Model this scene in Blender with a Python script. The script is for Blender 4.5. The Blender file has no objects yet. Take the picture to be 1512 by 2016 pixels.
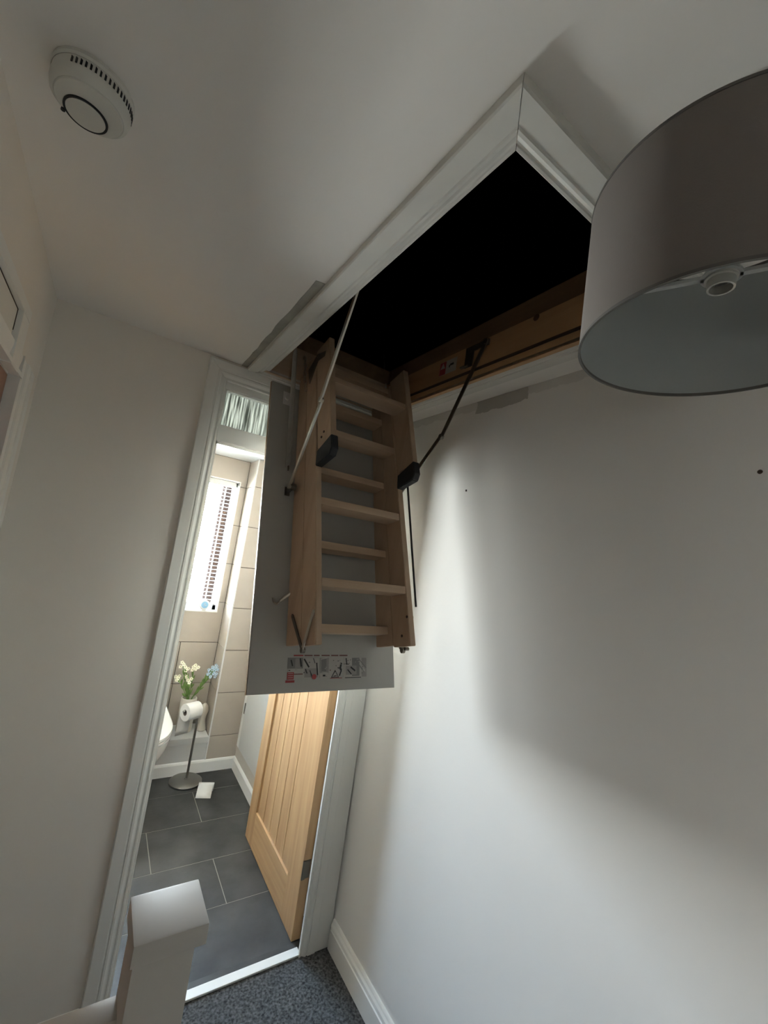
import bpy, bmesh, math, random
from mathutils import Vector, Matrix
random.seed(7)
SC = bpy.context.scene
COL = SC.collection
PI = math.pi

# ------------------------------------------------------------------ camera
cd = bpy.data.cameras.new('camera')
cam = bpy.data.objects.new('camera', cd); COL.objects.link(cam)
R_ = Vector((0.8254557, -0.5452130, 0.1461701))
U_ = Vector((-0.1795629, -0.0081286, 0.9837129))
F_ = Vector((0.5351449, 0.8382581, 0.1046098))
cam.matrix_world = Matrix(((R_.x, U_.x, -F_.x, -1.152014), (R_.y, U_.y, -F_.y, -1.7331),
                           (R_.z, U_.z, -F_.z, 1.726351), (0, 0, 0, 1)))
cd.sensor_fit = 'VERTICAL'; cd.sensor_height = 24.0; cd.sensor_width = 18.0
cd.lens = 834.826 * 24.0 / 2016.0
cd.clip_start = 0.02; cd.clip_end = 100
SC.camera = cam

# ------------------------------------------------------------------ sky, daylight, exposure
W = bpy.data.worlds.new('overcast_sky'); SC.world = W; W.use_nodes = True
bg = W.node_tree.nodes['Background']
_nt = W.node_tree; _tc = _nt.nodes.new('ShaderNodeTexCoord'); _sp = _nt.nodes.new('ShaderNodeSeparateXYZ'); _cr = _nt.nodes.new('ShaderNodeValToRGB')
_nt.links.new(_tc.outputs['Generated'], _sp.inputs[0]); _nt.links.new(_sp.outputs[2], _cr.inputs[0]); _nt.links.new(_cr.outputs[0], bg.inputs[0])
_cr.color_ramp.elements[0].position = 0.0; _cr.color_ramp.elements[0].color = (0.97, 0.98, 0.97, 1)     # hazy white horizon
_cr.color_ramp.elements[1].position = 0.55; _cr.color_ramp.elements[1].color = (0.36, 0.52, 0.76, 1)     # cooler overcast above
bg.inputs[1].default_value = 26.0
def portal(name, loc, rot, sx, sy):
    l = bpy.data.lights.new(name, 'AREA'); l.shape = 'RECTANGLE'; l.size = sx; l.size_y = sy
    l.cycles.is_portal = True
    o = bpy.data.objects.new(name, l); COL.objects.link(o); o.location = loc; o.rotation_euler = rot
portal('daylight_portal', (-0.80, 1.97, 1.63), (-PI/2, 0, 0), 1.08, 1.12)      # toilet window, shines -y
portal('daylight_portal', (-2.25, -3.0, 1.7), (0, -PI/2, 0), 0.9, 0.7)      # added fill slot, unseen behind the viewer, shines +x
SC.view_settings.view_transform = 'Standard'; SC.view_settings.look = 'None'
SC.view_settings.gamma = 1.0; SC.view_settings.use_curve_mapping = False
SC.view_settings.exposure = 2.68
SC.cycles.max_bounces = 14; SC.cycles.diffuse_bounces = 10
SC.cycles.sample_clamp_indirect = 6.0

# ------------------------------------------------------------------ materials
def mat(name, col, rough=0.6, metal=0.0, bump=0.0, bscale=60.0, var=0.0, vscale=6.0, sheen=0.0, stretch=None, trans=0.0, spec=0.5):
    m = bpy.data.materials.new(name); m.use_nodes = True
    nt = m.node_tree; b = nt.nodes['Principled BSDF']
    b.inputs['Base Color'].default_value = (*col, 1); b.inputs['Roughness'].default_value = rough
    b.inputs['Metallic'].default_value = metal; b.inputs['Transmission Weight'].default_value = trans
    b.inputs['Specular IOR Level'].default_value = spec
    tc = nt.nodes.new('ShaderNodeTexCoord'); mp = nt.nodes.new('ShaderNodeMapping')
    nt.links.new(tc.outputs['Object'], mp.inputs[0])
    if stretch: mp.inputs['Scale'].default_value = stretch
    if var:
        n = nt.nodes.new('ShaderNodeTexNoise'); n.inputs['Scale'].default_value = vscale; n.inputs['Detail'].default_value = 6
        nt.links.new(mp.outputs[0], n.inputs[0])
        r = nt.nodes.new('ShaderNodeMapRange'); r.inputs[1].default_value = 0.3; r.inputs[2].default_value = 0.7
        r.inputs[3].default_value = 1 - var; r.inputs[4].default_value = 1 + var
        nt.links.new(n.outputs[0], r.inputs[0])
        mx = nt.nodes.new('ShaderNodeVectorMath'); mx.operation = 'SCALE'; mx.inputs[0].default_value = col
        nt.links.new(r.outputs[0], mx.inputs['Scale']); nt.links.new(mx.outputs[0], b.inputs['Base Color'])
    if bump:
        n = nt.nodes.new('ShaderNodeTexNoise'); n.inputs['Scale'].default_value = bscale; n.inputs['Detail'].default_value = 4
        nt.links.new(mp.outputs[0], n.inputs[0])
        bp = nt.nodes.new('ShaderNodeBump'); bp.inputs['Strength'].default_value = bump; bp.inputs['Distance'].default_value = 0.004
        nt.links.new(n.outputs[0], bp.inputs['Height']); nt.links.new(bp.outputs[0], b.inputs['Normal'])
    return m

def wood(name, c1, c2, axis='Z', rough=0.5, scale=9.0):
    m = bpy.data.materials.new(name); m.use_nodes = True
    nt = m.node_tree; b = nt.nodes['Principled BSDF']; b.inputs['Roughness'].default_value = rough
    tc = nt.nodes.new('ShaderNodeTexCoord'); mp = nt.nodes.new('ShaderNodeMapping')
    s = [scale]*3; s['XYZ'.index(axis)] = scale*0.06; mp.inputs['Scale'].default_value = s
    nt.links.new(tc.outputs['Object'], mp.inputs[0])
    n = nt.nodes.new('ShaderNodeTexNoise'); n.inputs['Scale'].default_value = 3.0; n.inputs['Detail'].default_value = 8; n.inputs['Distortion'].default_value = 0.6
    nt.links.new(mp.outputs[0], n.inputs[0])
    cr = nt.nodes.new('ShaderNodeValToRGB'); cr.color_ramp.elements[0].position = 0.32; cr.color_ramp.elements[1].position = 0.68
    cr.color_ramp.elements[0].color = (*c1, 1); cr.color_ramp.elements[1].color = (*c2, 1)
    nt.links.new(n.outputs[0], cr.inputs[0]); nt.links.new(cr.outputs[0], b.inputs['Base Color'])
    bp = nt.nodes.new('ShaderNodeBump'); bp.inputs['Strength'].default_value = 0.15; bp.inputs['Distance'].default_value = 0.002
    nt.links.new(n.outputs[0], bp.inputs['Height']); nt.links.new(bp.outputs[0], b.inputs['Normal'])
    return m

M = {}
M['wall'] = mat('landing_emulsion', (0.75, 0.715, 0.66), 0.75, bump=0.12, bscale=35, var=0.02, vscale=2)
M['ceil'] = mat('ceiling_emulsion', (0.80, 0.775, 0.74), 0.8, bump=0.12, bscale=25, var=0.02, vscale=2)
M['gloss'] = mat('white_gloss_paint', (0.72, 0.72, 0.69), 0.35, bump=0.05, bscale=20)
M['hatchtrim'] = mat('undercoated_trim', (0.64, 0.63, 0.59), 0.55, bump=0.15, bscale=40, var=0.05, vscale=8)
M['plaster'] = mat('bare_plaster', (0.36, 0.35, 0.31), 0.9, bump=0.5, bscale=60, var=0.15, vscale=18)
M['oak'] = wood('oak', (0.40, 0.235, 0.11), (0.52, 0.33, 0.165), 'Z', 0.45)
M['oakx'] = wood('oak_rail', (0.42, 0.25, 0.12), (0.53, 0.34, 0.17), 'Y', 0.45)
M['oakdark'] = wood('oak_edge', (0.30, 0.18, 0.09), (0.38, 0.24, 0.12), 'Z', 0.5)
M['brown'] = wood('brown_door', (0.26, 0.13, 0.08), (0.34, 0.18, 0.12), 'Z', 0.45)
M['pine'] = wood('pine', (0.46, 0.33, 0.22), (0.55, 0.41, 0.29), 'Z', 0.6, 6)
M['pinex'] = wood('pine_tread', (0.46, 0.33, 0.22), (0.55, 0.41, 0.29), 'X', 0.6, 6)
M['piney'] = wood('pine_lining', (0.40, 0.24, 0.12), (0.52, 0.33, 0.18), 'Y', 0.65, 5)
M['pinedark'] = wood('rough_timber', (0.16, 0.10, 0.06), (0.22, 0.14, 0.08), 'Y', 0.8, 6)
M['knot'] = mat('knot', (0.10, 0.05, 0.03), 0.7)
M['panel'] = mat('hatch_board', (0.40, 0.395, 0.365), 0.5)
M['panelback'] = mat('hatch_board_back', (0.7, 0.7, 0.68), 0.5)
M['seal'] = mat('rubber_seal', (0.06, 0.04, 0.03), 0.8)
M['rubber'] = mat('black_rubber', (0.022, 0.023, 0.026), 0.55, bump=0.1, bscale=80)
M['steel'] = mat('zinc_steel', (0.55, 0.52, 0.44), 0.32, metal=1.0, bump=0.05, bscale=60)
M['steeldark'] = mat('dull_steel', (0.20, 0.18, 0.15), 0.45, metal=0.9)
M['spring'] = mat('spring_steel', (0.62, 0.61, 0.58), 0.3, metal=1.0)
M['brushed'] = mat('brushed_nickel', (0.27, 0.26, 0.24), 0.33, metal=1.0, bump=0.06, bscale=200)
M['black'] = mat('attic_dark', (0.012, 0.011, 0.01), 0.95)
M['tile'] = mat('beige_tile', (0.42, 0.37, 0.31), 0.28, var=0.05, vscale=5, bump=0.03, bscale=12)
M['grout'] = mat('tile_grout', (0.10, 0.08, 0.065), 0.9)
M['beigewall'] = mat('beige_paint', (0.50, 0.46, 0.40), 0.7)
M['slate'] = mat('slate_tile', (0.046, 0.046, 0.044), 0.55, var=0.5, vscale=5, bump=0.4, bscale=22, spec=0.3)
M['sgrout'] = mat('slate_grout', (0.26, 0.25, 0.22), 0.9)
M['white'] = mat('white_satin', (0.52, 0.52, 0.50), 0.4)
M['pvc'] = mat('white_pvc', (0.60, 0.60, 0.58), 0.3)
M['ceramic'] = mat('white_ceramic', (0.66, 0.66, 0.64), 0.08)
M['cream'] = mat('cream_ceramic', (0.52, 0.49, 0.42), 0.35)
M['paper'] = mat('tissue', (0.62, 0.61, 0.58), 0.95, bump=0.2, bscale=120)
M['card'] = mat('cardboard', (0.22, 0.18, 0.15), 0.9)
M['carpet'] = mat('grey_carpet', (0.06, 0.06, 0.06), 1.0, bump=1.0, bscale=160, var=0.85, vscale=110)
M['shade'] = mat('grey_fabric', (0.17, 0.15, 0.137), 0.95, bump=0.15, bscale=400)
M['shadein'] = mat('shade_lining', (0.36, 0.38, 0.375), 0.7)
M['leaf'] = mat('leaf_green', (0.14, 0.24, 0.06), 0.6, var=0.35, vscale=30)
M['petalw'] = mat('cream_petal', (0.85, 0.83, 0.64), 0.7)
M['petalb'] = mat('blue_petal', (0.45, 0.60, 0.74), 0.7)
M['pollen'] = mat('flower_centre', (0.28, 0.25, 0.08), 0.8)
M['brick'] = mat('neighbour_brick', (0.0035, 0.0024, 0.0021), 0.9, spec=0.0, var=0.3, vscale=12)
M['red'] = mat('red_print', (0.33, 0.05, 0.05), 0.6)
M['ink'] = mat('black_print', (0.03, 0.03, 0.03), 0.6)
M['greyprint'] = mat('grey_print', (0.20, 0.20, 0.19), 0.6)
M['lightprint'] = mat('pale_print', (0.42, 0.40, 0.37), 0.6)
M['blue'] = mat('blue_dial', (0.22, 0.42, 0.60), 0.4)
M['post'] = mat('post_paint', (0.50, 0.48, 0.45), 0.45, bump=0.1, bscale=15)
M['plastic'] = mat('white_plastic', (0.62, 0.61, 0.56), 0.45)
M['slot'] = mat('dark_slot', (0.015, 0.015, 0.015), 0.8)
M['clear'] = mat('frosted_plastic', (0.62, 0.60, 0.54), 0.35)
def glass_mat(name, rough, bump):
    m = bpy.data.materials.new(name); m.use_nodes = True; nt = m.node_tree
    b = nt.nodes['Principled BSDF']; b.inputs['Transmission Weight'].default_value = 1.0
    b.inputs['Roughness'].default_value = rough; b.inputs['IOR'].default_value = 1.12
    b.inputs['Base Color'].default_value = (0.97, 0.99, 0.97, 1)
    return m
def thin_glass(name, transp, diffuse):
    m = bpy.data.materials.new(name); m.use_nodes = True; nt = m.node_tree; nt.nodes.clear()
    out = nt.nodes.new('ShaderNodeOutputMaterial'); t = nt.nodes.new('ShaderNodeBsdfTransparent'); t.inputs[0].default_value = (.96, .98, .97, 1)
    gl = nt.nodes.new('ShaderNodeBsdfGlossy'); gl.inputs['Roughness'].default_value = .03
    tr_ = nt.nodes.new('ShaderNodeBsdfTranslucent'); tr_.inputs[0].default_value = (.9, .92, .9, 1)
    m1 = nt.nodes.new('ShaderNodeMixShader'); m1.inputs[0].default_value = diffuse; nt.links.new(t.outputs[0], m1.inputs[1]); nt.links.new(tr_.outputs[0], m1.inputs[2])
    fr_ = nt.nodes.new('ShaderNodeFresnel'); fr_.inputs[0].default_value = 1.3
    m2 = nt.nodes.new('ShaderNodeMixShader'); nt.links.new(fr_.outputs[0], m2.inputs[0]); nt.links.new(m1.outputs[0], m2.inputs[1]); nt.links.new(gl.outputs[0], m2.inputs[2])
    nt.links.new(m2.outputs[0], out.inputs[0]); return m
M['glass'] = thin_glass('clear_glass', 1, 0.0)
M['reeded'] = thin_glass('reeded_glass', .5, 0.80)
_n = M['reeded'].node_tree; _t = _n.nodes.new('ShaderNodeTexCoord'); _m = _n.nodes.new('ShaderNodeMapping'); _m.inputs['Scale'].default_value = (150, 1, 7)
_x = _n.nodes.new('ShaderNodeTexNoise'); _x.inputs['Scale'].default_value = 1.0; _x.inputs['Detail'].default_value = 3
_c = _n.nodes.new('ShaderNodeValToRGB'); _c.color_ramp.elements[0].position = .38; _c.color_ramp.elements[1].position = .62
_c.color_ramp.elements[0].color = (.10, .105, .095, 1); _c.color_ramp.elements[1].color = (.42, .435, .41, 1)
_n.links.new(_t.outputs['Object'], _m.inputs[0]); _n.links.new(_m.outputs[0], _x.inputs[0]); _n.links.new(_x.outputs[0], _c.inputs[0])
for _q in _n.nodes:
    if _q.type in ('BSDF_TRANSLUCENT', 'BSDF_TRANSPARENT'): _n.links.new(_c.outputs[0], _q.inputs[0])

# paint with an unpainted, roughly torn strip of old plaster near the ceiling of the right wall
def patchy_wall():
    m = mat('patched_wall', (0.71, 0.70, 0.675), 0.75, bump=0.12, bscale=35)
    nt = m.node_tree; b = nt.nodes['Principled BSDF']
    tc = nt.nodes.new('ShaderNodeTexCoord'); sx = nt.nodes.new('ShaderNodeSeparateXYZ'); nt.links.new(tc.outputs['Object'], sx.inputs[0])
    no = nt.nodes.new('ShaderNodeTexNoise'); no.inputs['Scale'].default_value = 14; no.inputs['Detail'].default_value = 5
    nt.links.new(tc.outputs['Object'], no.inputs[0])
    def mth(op, a, c):
        n = nt.nodes.new('ShaderNodeMath'); n.operation = op
        for i, v in enumerate((a, c)):
            if isinstance(v, (int, float)): n.inputs[i].default_value = v
            else: nt.links.new(v, n.inputs[i])
        return n.outputs[0]
    wob = mth('MULTIPLY', mth('SUBTRACT', no.outputs[0], 0.5), 0.05)
    z = mth('ADD', sx.outputs[2], wob)
    top = mth('MULTIPLY', mth('GREATER_THAN', z, 2.366), 0.22)
    # a bare grey patch between y -0.52 and -0.76
    y1 = mth('GREATER_THAN', mth('ADD', sx.outputs[1], wob), -0.76); y2 = mth('LESS_THAN', mth('ADD', sx.outputs[1], wob), -0.50)
    z1 = mth('GREATER_THAN', z, 2.348)
    patch = mth('MULTIPLY', mth('MULTIPLY', y1, y2), mth('MULTIPLY', z1, 0.62))
    f = mth('MAXIMUM', top, patch)
    mx = nt.nodes.new('ShaderNodeMix'); mx.data_type = 'RGBA'
    mx.inputs[6].default_value = (0.71, 0.70, 0.675, 1); mx.inputs[7].default_value = (0.27, 0.26, 0.22, 1)
    nt.links.new(f, mx.inputs[0]); nt.links.new(mx.outputs[2], b.inputs['Base Color'])
    return m
M['patchy'] = patchy_wall()

# ------------------------------------------------------------------ helpers
def wloc(o):
    v = Vector((0, 0, 0))
    while o is not None: v += Vector(o.location); o = o.parent
    return v
def obj(name, bm, mats, parent=None, smooth=False, loc=(0, 0, 0), fix=True):
    """vertices are given in world space; loc = origin for top-level objects"""
    if fix: bmesh.ops.recalc_face_normals(bm, faces=bm.faces[:])
    me = bpy.data.meshes.new(name)
    off = wloc(parent) if parent else Vector(loc)
    bmesh.ops.translate(bm, verts=bm.verts[:], vec=-off)
    bm.to_mesh(me); bm.free()
    for m in (mats if isinstance(mats, (list, tuple)) else [mats]): me.materials.append(m)
    o = bpy.data.objects.new(name, me); COL.objects.link(o)
    if parent: o.parent = parent
    else: o.location = loc
    if smooth:
        for p in me.polygons: p.use_smooth = True
        me.set_sharp_from_angle(angle=math.radians(35))
    return o
def tag(o, label=None, cat=None, group=None, kind=None):
    if label: o['label'] = label
    if cat: o['category'] = cat
    if group: o['group'] = group
    if kind: o['kind'] = kind
    return o
def empty(name, loc):
    o = bpy.data.objects.new(name, None); COL.objects.link(o); o.location = loc; o.empty_display_size = 0.05
    return o
def bx(bm, lo, hi, bev=0.0, mi=0, xf=None):
    lo = Vector(lo); hi = Vector(hi)
    vs = [bm.verts.new((x, y, z)) for x in (lo.x, hi.x) for y in (lo.y, hi.y) for z in (lo.z, hi.z)]
    fs = [(0, 1, 3, 2), (4, 6, 7, 5), (0, 4, 5, 1), (2, 3, 7, 6), (0, 2, 6, 4), (1, 5, 7, 3)]
    faces = [bm.faces.new([vs[i] for i in f]) for f in fs]
    for f in faces: f.material_index = mi
    if bev:
        ed = list({e for f in faces for e in f.edges})
        r = bmesh.ops.bevel(bm, geom=ed, offset=bev, segments=2, affect='EDGES', profile=0.7)
        vs = list({v for f in r['faces'] for v in f.verts} | {v for v in vs if v.is_valid})
    if xf:
        for v in vs: v.co = xf(v.co)
    return vs
def box(name, lo, hi, m, parent=None, bev=0.0, loc=None, xf=None, smooth=False):
    bm = bmesh.new(); bx(bm, lo, hi, bev, xf=xf)
    l = loc if loc is not None else ((Vector(lo)+Vector(hi))/2 if not parent else (0, 0, 0))
    return obj(name, bm, m, parent, loc=l, smooth=smooth)
def tube(bm, pts, r, n=8, mi=0, caps=True):
    pts = [Vector(p) for p in pts]; rings = []
    t0 = (pts[1]-pts[0]).normalized(); a = t0.orthogonal().normalized()
    for i, p in enumerate(pts):
        t = (pts[min(i+1, len(pts)-1)]-pts[max(i-1, 0)]).normalized()
        a = (a - t*a.dot(t)).normalized(); b = t.cross(a)
        rr = r[i] if isinstance(r, (list, tuple)) else r
        rings.append([bm.verts.new(p + rr*(math.cos(2*PI*k/n)*a + math.sin(2*PI*k/n)*b)) for k in range(n)])
    for i in range(len(rings)-1):
        for k in range(n):
            f = bm.faces.new((rings[i][k], rings[i][(k+1) % n], rings[i+1][(k+1) % n], rings[i+1][k])); f.material_index = mi
    if caps:
        bm.faces.new(rings[0][::-1]).material_index = mi; bm.faces.new(rings[-1]).material_index = mi
def lathe(bm, c, prof, n=32, mi=0, axis=None, caps=True):
    """prof: list of (r, h) along axis (default z) from c"""
    c = Vector(c); ax = Vector(axis or (0, 0, 1)).normalized(); a = ax.orthogonal().normalized(); b = ax.cross(a)
    rings = []
    for r, h in prof:
        rings.append([bm.verts.new(c + h*ax + max(r, 1e-4)*(math.cos(2*PI*k/n)*a + math.sin(2*PI*k/n)*b)) for k in range(n)])
    for i in range(len(rings)-1):
        for k in range(n):
            f = bm.faces.new((rings[i][k], rings[i][(k+1) % n], rings[i+1][(k+1) % n], rings[i+1][k])); f.material_index = mi
    if caps:
        bm.faces.new(rings[0][::-1]).material_index = mi; bm.faces.new(rings[-1]).material_index = mi
def prism(bm, poly, d, mi=0):
    """extrude closed 3-D polygon by vector d"""
    a = [bm.verts.new(p) for p in poly]; d = Vector(d); b = [bm.verts.new(Vector(p)+d) for p in poly]
    bm.faces.new(a[::-1]).material_index = mi; bm.faces.new(b).material_index = mi
    for i in range(len(a)):
        bm.faces.new((a[i], a[(i+1) % len(a)], b[(i+1) % len(a)], b[i])).material_index = mi
def moulding(bm, p0, p1, inw, out, prof, m0=0.0, m1=0.0):
    """profile (t across, h proud) swept p0->p1; inw = direction of t, out = direction of h; m0/m1 = mitre slopes"""
    p0 = Vector(p0); p1 = Vector(p1); inw = Vector(inw); out = Vector(out); d = (p1-p0).normalized()
    if m0: p0 = p0 + d*.0006
    if m1: p1 = p1 - d*.0006
    a = [bm.verts.new(p0 + inw*t + out*h + d*(m0*t)) for t, h in prof]
    b = [bm.verts.new(p1 + inw*t + out*h - d*(m1*t)) for t, h in prof]
    n = len(a)
    for i in range(n): bm.faces.new((a[i], a[(i+1) % n], b[(i+1) % n], b[i]))
    bm.faces.new(a[::-1]); bm.faces.new(b)

ARCH = [(0, 0), (0, .015), (.003, .018), (.036, .018), (.038, .0145), (.041, .0145), (.044, .017), (.050, .0165), (.056, .012), (.060, .0095), (.064, .0095), (.066, .011), (.071, .011), (.073, .009), (.073, 0)]
SKIRT = [(0, 0), (0, .018), (.078, .018), (.081, .014), (.085, .014), (.088, .017), (.098, .016), (.106, .011), (.112, .009), (.117, .006), (.117, 0)]

# ------------------------------------------------------------------ structure of the landing
XL, XR, H, YF = -1.417, 0.0, 2.4, -3.8
S = lambda o: tag(o, kind='structure')
o = S(box('floor', (-1.6, YF, -0.05), (0.1, 0.03, 0), M['carpet'])); o['label'] = 'dark grey carpet of the landing'
S(box('wall_right', (0, YF, -0.05), (0.1, 0.9, 2.42), M['patchy'], loc=(0, 0, 0)))['label'] = 'pale right wall of the landing with patched plaster strip'
S(box('wall_front', (-2.3, YF-.1, -0.05), (0.1, YF, 2.42), M['wall']))
# left wall with a door opening (y -1.12..-0.35) and, behind the viewer, an added, unseen doorway for fill light
bm = bmesh.new()
bx(bm, (XL-.1, -0.35, -.05), (XL, 0.02, 2.42)); bx(bm, (XL-.1, -1.12, 2.05), (XL, -0.35, 2.42))
bx(bm, (XL-.1, -2.35, -.05), (XL, -1.12, 2.42)); bx(bm, (XL-.1, -3.25, 2.1), (XL, -2.35, 2.42))
bx(bm, (XL-.1, YF, -.05), (XL, -3.25, 2.42))
bx(bm, (XL-.115, -1.2, -.05), (XL-.1, -0.25, 2.42))  # unseen backing added behind the brown door to stop daylight leaking round it
S(obj('wall_left', bm, M['wall']))['label'] = 'left landing wall in shade beside the brown door'
# back wall around the toilet doorway
bm = bmesh.new()
bx(bm, (-1.75, 0, -.05), (-0.89, 0.055, 2.42)); bx(bm, (-0.10, 0, -.05), (0, 0.055, 2.42)); bx(bm, (-0.89, 0, 2.335), (-0.112, 0.055, 2.42))
S(obj('wall_back', bm, M['wall']))['label'] = 'end wall of the landing left of the toilet doorway'
# ceiling with the loft opening
OX0, OX1, OY0, OY1 = -0.7225, -0.172, -1.288, -0.062
bm = bmesh.new()
for lo, hi in (((-2.3, YF), (OX0-.02, 0.055)), ((OX1+.02, YF), (0.1, 0.055)), ((OX0-.02, YF), (OX1+.02, OY0-.02)), ((OX0-.02, OY1+.02), (OX1+.02, 0.055))):
    bx(bm, (lo[0], lo[1], H), (hi[0], hi[1], H+.02))
S(obj('ceiling', bm, M['ceil']))['label'] = 'pale painted ceiling of the landing around the open loft hatch'
# attic shell, the darkness of the loft put into its near-black colour
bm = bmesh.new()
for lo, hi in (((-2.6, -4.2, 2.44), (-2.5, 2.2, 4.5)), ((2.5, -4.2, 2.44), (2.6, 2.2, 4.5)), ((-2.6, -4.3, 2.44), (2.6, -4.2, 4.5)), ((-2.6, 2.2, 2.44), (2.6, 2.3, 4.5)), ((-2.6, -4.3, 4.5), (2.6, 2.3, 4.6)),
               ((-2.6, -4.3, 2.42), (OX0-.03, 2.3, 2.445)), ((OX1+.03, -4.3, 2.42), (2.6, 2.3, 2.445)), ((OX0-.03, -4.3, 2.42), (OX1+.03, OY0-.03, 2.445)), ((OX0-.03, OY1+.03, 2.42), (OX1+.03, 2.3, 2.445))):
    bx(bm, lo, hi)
S(obj('roof', bm, M['black']))['label'] = 'loft space above the hatch, its darkness put into the colour'
# unseen side room added behind the viewer; its slot window gives fill light
bm = bmesh.new()
bx(bm, (-2.3, YF, -.05), (-2.2, -3.35, 2.42)); bx(bm, (-2.3, -2.65, -.05), (-2.2, -2.0, 2.42))
bx(bm, (-2.3, -3.35, -.05), (-2.2, -2.65, 1.25)); bx(bm, (-2.3, -3.35, 1.31), (-2.2, -2.65, 2.42))
bx(bm, (-2.3, -2.0, -.05), (XL-.1, -1.9, 2.42)); bx(bm, (-2.3, YF, -.05), (-1.6, -1.9, 0))
S(obj('fill_room_walls', bm, M['wall']))

# skirting
bm = bmesh.new(); moulding(bm, (0, -0.022, 0), (0, YF, 0), (0, 0, 1), (-1, 0, 0), SKIRT)
S(obj('baseboard_right', bm, M['gloss']))['label'] = 'white moulded skirting along the right wall'
bm = bmesh.new(); moulding(bm, (XL, 0, 0), (-0.94, 0, 0), (0, 0, 1), (0, -1, 0), SKIRT)
S(obj('baseboard_back', bm, M['gloss']))

# loft hatch surround: four mitred lengths of moulding around the opening
HT = M['hatchtrim']; q = 0.073
tr = empty('trim_1', (OX0, OY0, H)); tag(tr, 'white mitred moulding framing the loft hatch opening', kind='structure')
x0, x1, y0, y1 = OX0-q, OX1+q, OY0-q, OY1+q-0.012
bm = bmesh.new(); moulding(bm, (x0, y0, H), (x0, y1, H), (1, 0, 0), (0, 0, -1), ARCH, 1, 1); obj('moulding', bm, HT, tr)
bm = bmesh.new(); moulding(bm, (x0, y0, H), (x1, y0, H), (0, 1, 0), (0, 0, -1), ARCH, 1, 1); obj('moulding', bm, HT, tr)
bm = bmesh.new(); moulding(bm, (x1, y0, H), (x1, y1, H), (-1, 0, 0), (0, 0, -1), ARCH, 1, 1); obj('moulding', bm, HT, tr)
k = 0.061/0.073
bm = bmesh.new(); moulding(bm, (x0+.012, OY1+.061, H), (x1-.012, OY1+.061, H), (0, -1, 0), (0, 0, -1), [(t*k, h) for t, h in ARCH], 1, 1); obj('moulding', bm, HT, tr)
# strip of bare plaster left beside the surround on the ceiling (old edge of the paintwork)
bm = bmesh.new()
pts = []
rnd = random.Random(3)
for i in range(15):
    y = -0.73+i*0.052; pts.append((x0-.024+rnd.uniform(-.002, .003), y))
poly = [(x0, -0.735)] + pts + [(x0, -0.002)]
prism(bm, [(x, y, H-.0012) for x, y in poly], (0, 0, .0012))
S(obj('trim_2', bm, M['plaster']))['label'] = 'bare grey plaster strip beside the hatch moulding'

# pine box lining the opening
li = empty('trim_6', (OX1, OY1, H)); tag(li, 'pine box lining the open loft hatch, red and white sticker on it', kind='structure')
ZL0, ZL1 = 2.388, 2.53
for nm, lo, hi in (('lining_board', (OX1, OY0, ZL0), (OX1+.018, OY1, ZL1)), ('lining_board', (OX0-.020, OY0, 2.3995), (OX0-.002, OY1, ZL1)),
                   ('lining_board', (OX0-.018, OY1, ZL0), (OX1+.018, OY1+.018, ZL1)), ('lining_board', (OX0-.018, OY0-.020, 2.3995), (OX1+.018, OY0-.002, ZL1))):
    box(nm, lo, hi, M['piney'] if hi[0]-lo[0] < .1 else M['pinex'], li, bev=.0015)
for lo, hi in (((OX1+.003, OY0, ZL1), (OX1+.02, OY1, 2.60)), ((OX0-.02, OY0, ZL1), (OX0-.003, OY1, 2.60)),
               ((OX0-.018, OY1+.003, ZL1), (OX1+.018, OY1+.02, 2.60)), ((OX0-.018, OY0-.02, ZL1), (OX1+.018, OY0-.003, 2.60))):
    box('joist', lo, hi, M['pinedark'], li)
box('rubber_seal', (OX1-.003, OY0, 2.421), (OX1, OY1, 2.431), M['seal'], li)
box('rubber_seal', (OX0, OY0, 2.421), (OX0+.003, OY1, 2.431), M['seal'], li)
bm = bmesh.new(); lathe(bm, (OX1-.0006, -.898, 2.552-.03), [(.011, 0), (.011, .002)], 14, axis=(1, 0, 0)); obj('wood_knot', bm, M['knot'], li)
# sticker
st = box('sticker', (OX1-.0008, -.548, 2.458), (OX1-.0001, -.452, 2.512), M['lightprint'], li)
bm = bmesh.new(); xx = OX1-.0013
bx(bm, (xx, -.488, 2.459), (xx+.0005, -.453, 2.511), mi=0)
t = [(xx-.0004, -.484, 2.484), (xx-.0004, -.457, 2.484), (xx-.0004, -.4705, 2.508)]
prism(bm, t, (.0003, 0, 0), 1)
bx(bm, (xx, -.532, 2.486), (xx+.0005, -.512, 2.494), mi=2); bx(bm, (xx, -.512, 2.480), (xx+.0005, -.506, 2.490), mi=2)
obj('sticker_print', bm, [M['red'], M['lightprint'], M['ink']], st)

# toilet doorway frame, transom, architraves, threshold
fr = empty('trim_3', (-0.86, 0, 0)); tag(fr, 'white painted frame of the toilet doorway with a glazed transom', kind='structure')
G = M['gloss']
box('jamb', (-0.89, -0.002, 0), (-0.860, 0.057, 2.335), G, fr); box('jamb', (-0.107, -0.002, 0), (-0.080, 0.056, 2.335), G, fr)
box('frame_head', (-0.86, -0.002, 2.29), (-0.107, 0.057, 2.335), G, fr); box('transom_rail', (-0.86, -0.002, 2.077), (-0.107, 0.057, 2.143), G, fr, bev=.002)
box('glazing_bead', (-0.86, 0.006, 2.143), (-0.853, 0.03, 2.29), G, fr); box('glazing_bead', (-0.86, 0.006, 2.283), (-0.107, 0.03, 2.29), G, fr)
box('door_stop', (-0.86, 0.008, 0), (-0.852, 0.022, 2.077), G, fr); box('door_stop', (-0.86, 0.008, 2.067), (-0.107, 0.022, 2.077), G, fr)
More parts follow.
